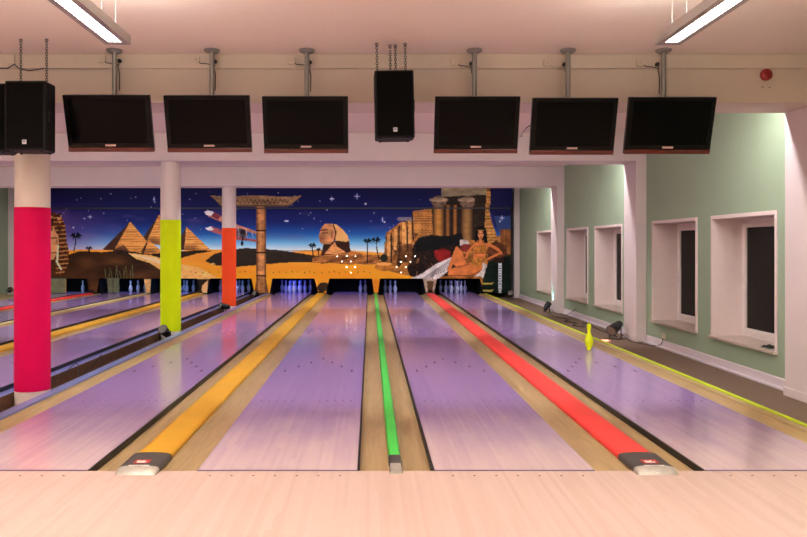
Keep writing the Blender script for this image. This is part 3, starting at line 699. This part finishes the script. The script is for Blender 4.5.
# pots, shadows
paint(ell(384, 267, 9, 4), (170, 110, 50), 1, .3); paint(ell(384, 264, 8, 1.6), (220, 160, 90)); paint(ell(384, 258, 4, 4), (40, 44, 34)); paint(ell(399, 262, 2.6, 5), (60, 44, 30))
# dark couch with drapery
blk = poly([(413, 246), (418, 238), (430, 235), (448, 236), (462, 233), (464, 244), (460, 262), (448, 276), (420, 277), (410, 276), (407, 268), (412, 258)])
paint(blk, (40, 28, 24), 1, .5, N3)
paint(poly([(415, 244), (422, 237), (446, 236), (462, 234), (458, 242), (440, 248), (424, 251), (416, 252)]), (16, 18, 20), 1, .4)
for j in range(22): x = 412+rng.rand()*44; y = 252+rng.rand()*22; paint(line([(x, y), (x+rng.uniform(-2, 2), y+4)], .9), [(150, 110, 70), (100, 66, 44), (14, 10, 12)][j % 3], .7)
paint(poly([(434, 251), (444, 248), (451, 252), (450, 259), (440, 262), (435, 258)]), (132, 34, 34), 1, .3)
paint(poly([(410, 279), (423, 273), (436, 264), (452, 257), (453, 262), (447, 272), (436, 281), (430, 300), (424, 296), (425, 284)]), (206, 198, 196), 1, .2)
for j in range(7): paint(line([(453-j*.5, 258+j*1.8), (438-j*.8, 268+j*1.3), (420+j*2, 280)], .6), (96, 86, 90), .7)
paint(ell(463, 243, 6, 3.4), (190, 180, 176), 1, .3); paint(ell(466, 248, 6, 4), (120, 50, 44), 1, .3); paint(poly([(455, 234), (459, 233), (461, 262), (458, 268), (454, 250)]), (20, 18, 20))
# lit edges and dark gaps in the ruins
for a, b, y0_, y1_ in [(387, 390, 234, 256), (394, 397, 229, 250), (402, 406, 222, 246), (408, 411, 221, 244)]: paint(poly([(a, y0_), (b, y0_), (b+.5, y1_), (a, y1_)]), (228, 172, 100), .75, .35, N3)
for a, y0_, y1_ in [(391, 233, 262), (399, 226, 258), (407, 226, 250), (412.5, 214, 240)]: paint(line([(a, y0_), (a+.6, y1_)], 1.6), (48, 32, 24), .85)
paint(poly([(396, 246), (412, 243), (414, 262), (398, 262)]), (70, 46, 30), .6, .6, N3)
# reclining figure in a draped gown
skin = (206, 122, 70); shd = (112, 58, 36); gown = (182, 120, 56)
paint(poly([(488, 246), (496, 240), (506, 246), (508, 256), (500, 262), (488, 262)]), (96, 58, 40), 1, .4, N3)
paint(poly([(450, 262), (454, 251), (458, 247), (463, 252), (467, 262), (466, 268), (458, 268)]), skin, 1, .2)
paint(line([(457, 248), (452, 262), (449, 270)], 3.4), skin); paint(line([(463, 253), (467, 263)], 1), shd, .8)
paint(poly([(449, 270), (458, 266), (470, 263), (478, 260), (486, 262), (484, 270), (474, 275), (456, 277), (448, 275)]), skin, 1, .15)
paint(line([(450, 275.5), (470, 275.5), (483, 270)], 1.2), shd, .7); paint(line([(456, 267.5), (470, 264)], .8), shd, .8)
paint(poly([(472, 246), (476, 242.5), (486, 242), (490, 245), (486, 251), (485, 258), (487, 263), (476, 263), (473, 256), (474, 251)]), skin, 1, .15)
paint(poly([(473, 246.5), (479, 245.5), (486, 245.5), (487, 250), (484, 253), (475, 253)]), gown, 1, .3, N3); paint(line([(474, 253), (485, 253)], .8), (90, 56, 30), .9)
paint(poly([(474, 258), (486, 257), (488, 265), (478, 267), (471, 264)]), gown, 1, .3, N3)
paint(line([(489, 244.5), (497, 249), (501, 253)], 3), skin); paint(line([(501, 253), (494, 256), (488, 259)], 2.2), skin); paint(line([(490, 247), (499, 252)], .8), shd, .7)
paint(line([(473, 246), (468, 252), (466, 258)], 2.2), skin); paint(line([(480.5, 239), (480.5, 244)], 2.6), skin)
paint(ell(481, 232.5, 5.6, 7), (16, 12, 14)); paint(poly([(475.5, 232), (486.5, 232), (488, 243), (484.5, 243), (484, 236), (477.5, 236), (477, 242), (474.5, 242)]), (16, 12, 14))
paint(ell(480.6, 234.8, 2.7, 4), (214, 142, 94)); paint(line([(477.9, 230.6), (483.4, 230.6)], 1), (150, 116, 60))
paint(line([(478.6, 233.8), (479.8, 233.8)], .7), (30, 20, 20)); paint(line([(481.4, 233.8), (482.6, 233.8)], .7), (30, 20, 20)); paint(line([(480, 237), (481.4, 237)], .6), (130, 40, 40))
paint(poly([(483, 262), (488, 266), (492, 276), (487, 282), (480, 276), (474, 277), (482, 270)]), (208, 198, 190), 1, .3)
for j in range(4): paint(line([(485, 264+j*2), (488+j*.6, 278)], .5), (110, 100, 100), .7)
# dark green lower right corner with a white gauge
paint(poly([(488, 262), (512, 254), (512, 300), (480, 300), (483, 279)]), (22, 34, 28), 1, .6, N1)
paint(poly([(494, 258), (504, 258), (504, 262), (494, 262)]), (50, 34, 26)); paint(poly([(498.2, 263), (501.8, 263), (501.4, 298), (498.6, 298)]), (196, 200, 206))
paint(poly([(498.2, 263), (501.8, 263), (501.4, 298), (498.6, 298)])*((gy % 2.6) < .8)*(abs(gx-500) < .9), (40, 44, 50), .9)
for y in (283, 290): paint(poly([(482, y), (494, y-.6), (492, y+1.6), (483, y+1.4)]), (176, 160, 84))
# dividers below
paint(poly([(144, 279), (151, 279), (151, 300), (144, 300)]), (208, 164, 110), 1, .2); paint(poly([(196, 279), (210, 279), (207, 300), (201, 300)]), (50, 40, 32), 1, .2); paint(poly([(202, 286), (208, 280), (207, 298), (201, 298)]), (214, 170, 116))
paint(poly([(314, 279), (330, 279), (327, 300), (317, 300)]), (228, 150, 50), 1, .12); paint(ell(323, 287, 6, 4.6, 0, -.3), (60, 46, 36)); paint(poly([(370, 279), (382, 279), (380, 300), (372, 300)]), (218, 132, 44), 1, .1)
paint(poly([(422, 279), (438, 279), (436, 300), (424, 300)]), (170, 150, 130), 1, .3); paint(poly([(427, 281), (434, 281), (431, 298), (428, 296)]), (90, 62, 44), .9)
paint(poly([(10, 278.5), (66, 278.5), (66, 300), (10, 300)]), (86, 110, 104), .8, .15)
paint(poly([(106, 278.5), (120, 278.5), (120, 300), (106, 300)]), (96, 100, 78), 1, .15); paint(line([(113, 279), (113, 300)], 1), (50, 50, 40), .8)
# bolt holes
for x in list(range(188, 250, 7))+list(range(272, 372, 6)): paint(ell(x+rng.rand()*3, 271.5+rng.rand(), .55, .5), (50, 34, 24), .8)
paint((abs(gy-250.6) < .25)*(gx > 268)*(gx < 330), (60, 80, 110), .4)
IMG = np.clip(127+(IMG*1.10-127)*1.10, 4, 255)/255
LINI = np.where(IMG <= .04045, IMG/12.92, ((IMG+.055)/1.055)**2.4)
pm = bpy.data.materials.new('mural_paint'); pm.use_nodes = True
pb = pm.node_tree.nodes['Principled BSDF']; pa = pm.node_tree.nodes.new('ShaderNodeVertexColor'); pa.layer_name = 'paint'
pm.node_tree.links.new(pa.outputs[0], pb.inputs['Base Color']); pb.inputs['Roughness'].default_value = .45; pb.inputs['Specular IOR Level'].default_value = .12
mural = thing('mural', 'wide painted Egyptian desert mural above the lane ends, with pyramids and sphinx', 'mural', ((-11.0+4.43)/2, MASK, .466))
def painted(name, xt0, xt1, y0, xb0, xb1, y1, D, thick, step=.55):
    """quad panel given in rows y0 (top) to y1 (bottom) of the mural design, D its plane"""
    nx = max(2, int((max(xt1, xb1)-min(xt0, xb0))/step)); ny = max(2, int((y1-y0)/step))
    u = np.linspace(0, 1, nx+1); v = np.linspace(0, 1, ny+1); U, V = np.meshgrid(u, v)
    gxp = (xt0+(xt1-xt0)*U)*(1-V)+(xb0+(xb1-xb0)*U)*V; gyp = y0+(y1-y0)*V
    X = (gxp-VX)*MASK/F; Zz = H-(gyp-VY)*MASK/F
    n = X.size; co = np.zeros((2*n, 3)); ox, oy, oz = mural.location
    co[:n, 0] = X.ravel()-ox; co[:n, 1] = D-oy; co[:n, 2] = Zz.ravel()-oz
    co[n:] = co[:n]; co[n:, 1] += thick
    idx = np.arange(n).reshape(ny+1, nx+1)
    q = np.stack([idx[:-1, :-1], idx[1:, :-1], idx[1:, 1:], idx[:-1, 1:]], -1).reshape(-1, 4)
    per = list(idx[0, :])+list(idx[1:, -1])+list(idx[-1, :-1][::-1])+list(idx[1:-1, 0][::-1])
    m_ = len(per); sides = [(per[i], per[(i+1) % m_], per[(i+1) % m_]+n, per[i]+n) for i in range(m_)]
    c4 = [idx[0, 0]+n, idx[0, -1]+n, idx[-1, -1]+n, idx[-1, 0]+n]
    faces = q.tolist()+[[int(a) for a in s] for s in sides]+[[int(a)+n for a in per]]
    me = bpy.data.meshes.new(name); me.from_pydata(co.tolist(), [], faces); me.update()
    ca = me.color_attributes.new('paint', 'FLOAT_COLOR', 'POINT')
    ix = np.clip(((gxp.ravel()-RX0)*SS).astype(int), 0, Wd-1); iy = np.clip(((gyp.ravel()-RY0)*SS).astype(int), 0, Ht-1)
    cols = np.ones((2*n, 4)); cols[:n, :3] = LINI[iy, ix]; cols[n:, :3] = .01
    ca.data.foreach_set('color', cols.ravel()); me.materials.append(pm)
    o = bpy.data.objects.new(name, me); COL.objects.link(o); o.parent = mural; return o
X0 = 17
painted('upper_panel', X0, 511.8, 180, X0, 511.8, 207.6, MASK-.10, .08)
painted('lower_panel', X0, 510.8, 208.6, X0, 510.8, 278.5, MASK, .03)
MB().box(PX(X0, MASK)-mural.location.x, PX(511, MASK)-mural.location.x, -.06, .0, PZ(208.8, MASK)-.466, PZ(207.5, MASK)-.466).build('joint_strip', M_can, mural)
for a in [(17, 66, 17, 66), (107, 119, 108, 119), (87, 99, 89, 97), (144, 151, 146, 150), (197, 210, 201, 207), (251.5, 272.3, 254.5, 269.8), (314.4, 329.3, 318.5, 326), (372, 380, 374, 378), (423, 437, 426, 434), (480, 510.8, 483.5, 510.8)]:
    painted('divider_panel', a[0], a[1], 278.5, a[2], a[3], 292.9, MASK, .03, .4)
# lit pin indicators
for lab, pts in [('lit pin indicator lamps on the mural below the sphinx', [(337.1, 256.3), (346.8, 256), (355.5, 256.3), (341.8, 261.5), (351, 261.5), (346.6, 267), (355.2, 267), (351, 272.5)]),
                 ('lit pin indicator lamps on the mural right of the tall palms', [(405.9, 256.3), (415.2, 256.3), (401, 261.7), (410.4, 261.7), (396.6, 267), (405.7, 267), (401, 272.5)])]:
    cx = PX(pts[0][0], MASK); cz = PZ(264, MASK)
    t_ = thing('pin_indicator', lab, 'indicator', (cx, MASK-.003, cz), group='pin indicators on the mural')
    for x, y in pts: MB().lathe([(.011, 0), (.011, .01), (.006, .014)], 10, (PX(x, MASK)-cx, 0, PZ(y, MASK)-cz), lambda p: (p[0], -p[2], p[1])).build('indicator_lamp', M_ind, t_)

# ---------------------------------------------------------------- floor spotlights
def par(loc, rz, tilt, label, col=None, power=0, s=1.0):
    t_ = thing('floor_spotlight', label, 'spotlight', loc, (0, 0, rz), 'small black floor spotlights')
    ct, st = math.cos(tilt), math.sin(tilt)
    hz = .165*s
    def R(p): return (p[0], p[2]*ct-p[1]*st, p[1]*ct+p[2]*st+hz)       # lathe axis z -> +Y, tilted up
    pr = [(.02, -.13), (.05, -.125), (.06, -.08), (.066, -.02), (.075, .0), (.078, .09), (.084, .095), (.084, .11), (.074, .112)]
    MB().lathe([(r*s, z*s) for r, z in pr], 24, (0, 0, 0), R).build('lamp_can', M_can, t_, smooth=True)
    MB().lathe([(.072*s, .1125*s), (.072*s, .114*s)], 24, (0, 0, 0), R).build('lens', M_lens, t_)
    y = MB(); w_ = .094*s
    y.box(-w_-.004, -w_+.002, -.014, .014, 0, hz+.02).box(w_-.002, w_+.004, -.014, .014, 0, hz+.02).box(-w_, w_, -.014, .014, 0, .005)
    y.box(-w_-.004, -w_+.004, -.08*s, .08*s, 0, .008).box(w_-.004, w_+.004, -.08*s, .08*s, 0, .008)
    y.build('yoke', M_can, t_)
    for sx in (-1, 1): MB().lathe([(.014, 0), (.014, .02)], 10, (sx*(w_+.004), 0, hz), lambda p: (p[2]*1, p[0], p[1])).build('yoke_knob', M_can, t_)
    if power:
        l = bpy.data.lights.new('spot', 'SPOT'); l.energy = power; l.color = col; l.spot_size = 1.0; l.spot_blend = .6; l.shadow_soft_size = .04
        o = bpy.data.objects.new('spot', l); COL.objects.link(o); o.parent = t_
        o.location = (0, .13*s*ct, hz+.13*s*st); o.rotation_euler = (PI/2+tilt, 0, 0)
par((4.31, 12.95, FL), math.radians(128), math.radians(-24), 'black floor spotlight at the nearer right-hand pilaster, throwing pink light', (1, .32, .2), 40, 1.2)
par((4.36, 18.15, FL), math.radians(-60), math.radians(50), 'black floor spotlight beside the middle right-hand pilaster', (.2, 1, .75), 8, .9)
par((4.30, 22.5, FL), math.radians(160), math.radians(30), 'black floor spotlight at the far right end below the mural', s=.95)
par((-3.45, 12.42, FL+.013), math.radians(165), math.radians(35), 'black floor spotlight at the foot of the lime pillar')
par((-3.49, 17.68, FL+.013), math.radians(120), math.radians(10), 'black floor spotlight at the foot of the orange pillar')
par((-3.42, 22.3, FL+.013), math.radians(140), math.radians(20), 'black floor spotlight below the painted stone column')
par((-10.75, 22.0, -.01), math.radians(20), math.radians(10), 'black floor spotlight at the far left wall')
# cables on the carpet
def cable(pts, label, r=.006):
    # smooth the path
    P = np.array(pts, float); out = []
    for i in range(len(P)-1):
        p0_, p1, p2, p3 = P[max(i-1, 0)], P[i], P[i+1], P[min(i+2, len(P)-1)]
        for t in np.linspace(0, 1, 8, endpoint=False):
            out.append(.5*((2*p1)+(-p0_+p2)*t+(2*p0_-5*p1+4*p2-p3)*t*t+(-p0_+3*p1-3*p2+p3)*t**3))
    out.append(P[-1]); tag(MB().tube([tuple(q) for q in out], r, 6).build('cable', M_wire, smooth=True), label, 'cable', 'black cables on the floor')
fz = FL+.008
cable([(4.38, 12.85, fz+.1), (4.45, 12.6, fz), (4.5, 12.3, fz), (4.62, 12.0, fz), (4.685, 11.85, fz+.05), (4.695, 11.8, .03)], 'black cable from the nearer floor spotlight up to a wall socket')
cable([(4.4, 18.0, fz+.08), (4.5, 17.7, fz), (4.6, 17.2, fz+.02), (4.69, 16.8, .05)], 'black cable from the middle floor spotlight to the wall')
cable([(4.35, 18.0, fz), (4.25, 16.9, fz), (4.4, 16.3, fz), (4.2, 15.9, fz), (4.35, 15.5, fz), (4.15, 15.1, fz), (4.3, 14.8, fz), (4.5, 15.6, fz), (4.45, 14.2, fz), (4.42, 13.2, fz)], 'tangled black cable on the carpet between two pilasters', .009)
cable([(-3.5, 8.0, fz+.12), (-3.5, 8.4, fz+.16), (-3.5, 8.8, fz+.22), (-3.44, 8.7, fz+.08), (-3.42, 8.6, fz+.05), (-3.5, 9.2, fz+.08), (-3.46, 9.5, fz+.22), (-3.42, 9.3, fz+.06)], 'loose black wires behind the foot of the magenta pillar', .005)
tag(MB().box(XW-.03, XW-.0005, 11.74, 11.82, .0, .08).build('wall_socket', M_sock, bevel=.004), 'white socket low on the green wall beside the nearer pilaster', 'socket')
# crumpled dark leaf bits on the nearest sill
lf = MB(); r = random.Random(5)
for j in range(9):
    y = 8.86+r.uniform(-.16, .16); x = 4.86+r.uniform(-.1, .08); a = r.uniform(0, 6.28); L_ = r.uniform(.05, .09); W_ = .018; z = WZ0+.037
    c, s = math.cos(a), math.sin(a)
    pts = [(-L_, 0, 0), (0, -W_, .014), (L_, 0, .004), (0, W_, .01), (0, 0, .026)]
    lf.add([(x+px*c-py*s, y+px*s+py*c, z+pz) for px, py, pz in pts], [(0, 1, 4), (1, 2, 4), (2, 3, 4), (3, 0, 4), (0, 3, 2, 1)])
tag(lf.build('dried_leaves', M_leaf), 'small heap of dark dried leaves on the nearest window sill', 'leaves')
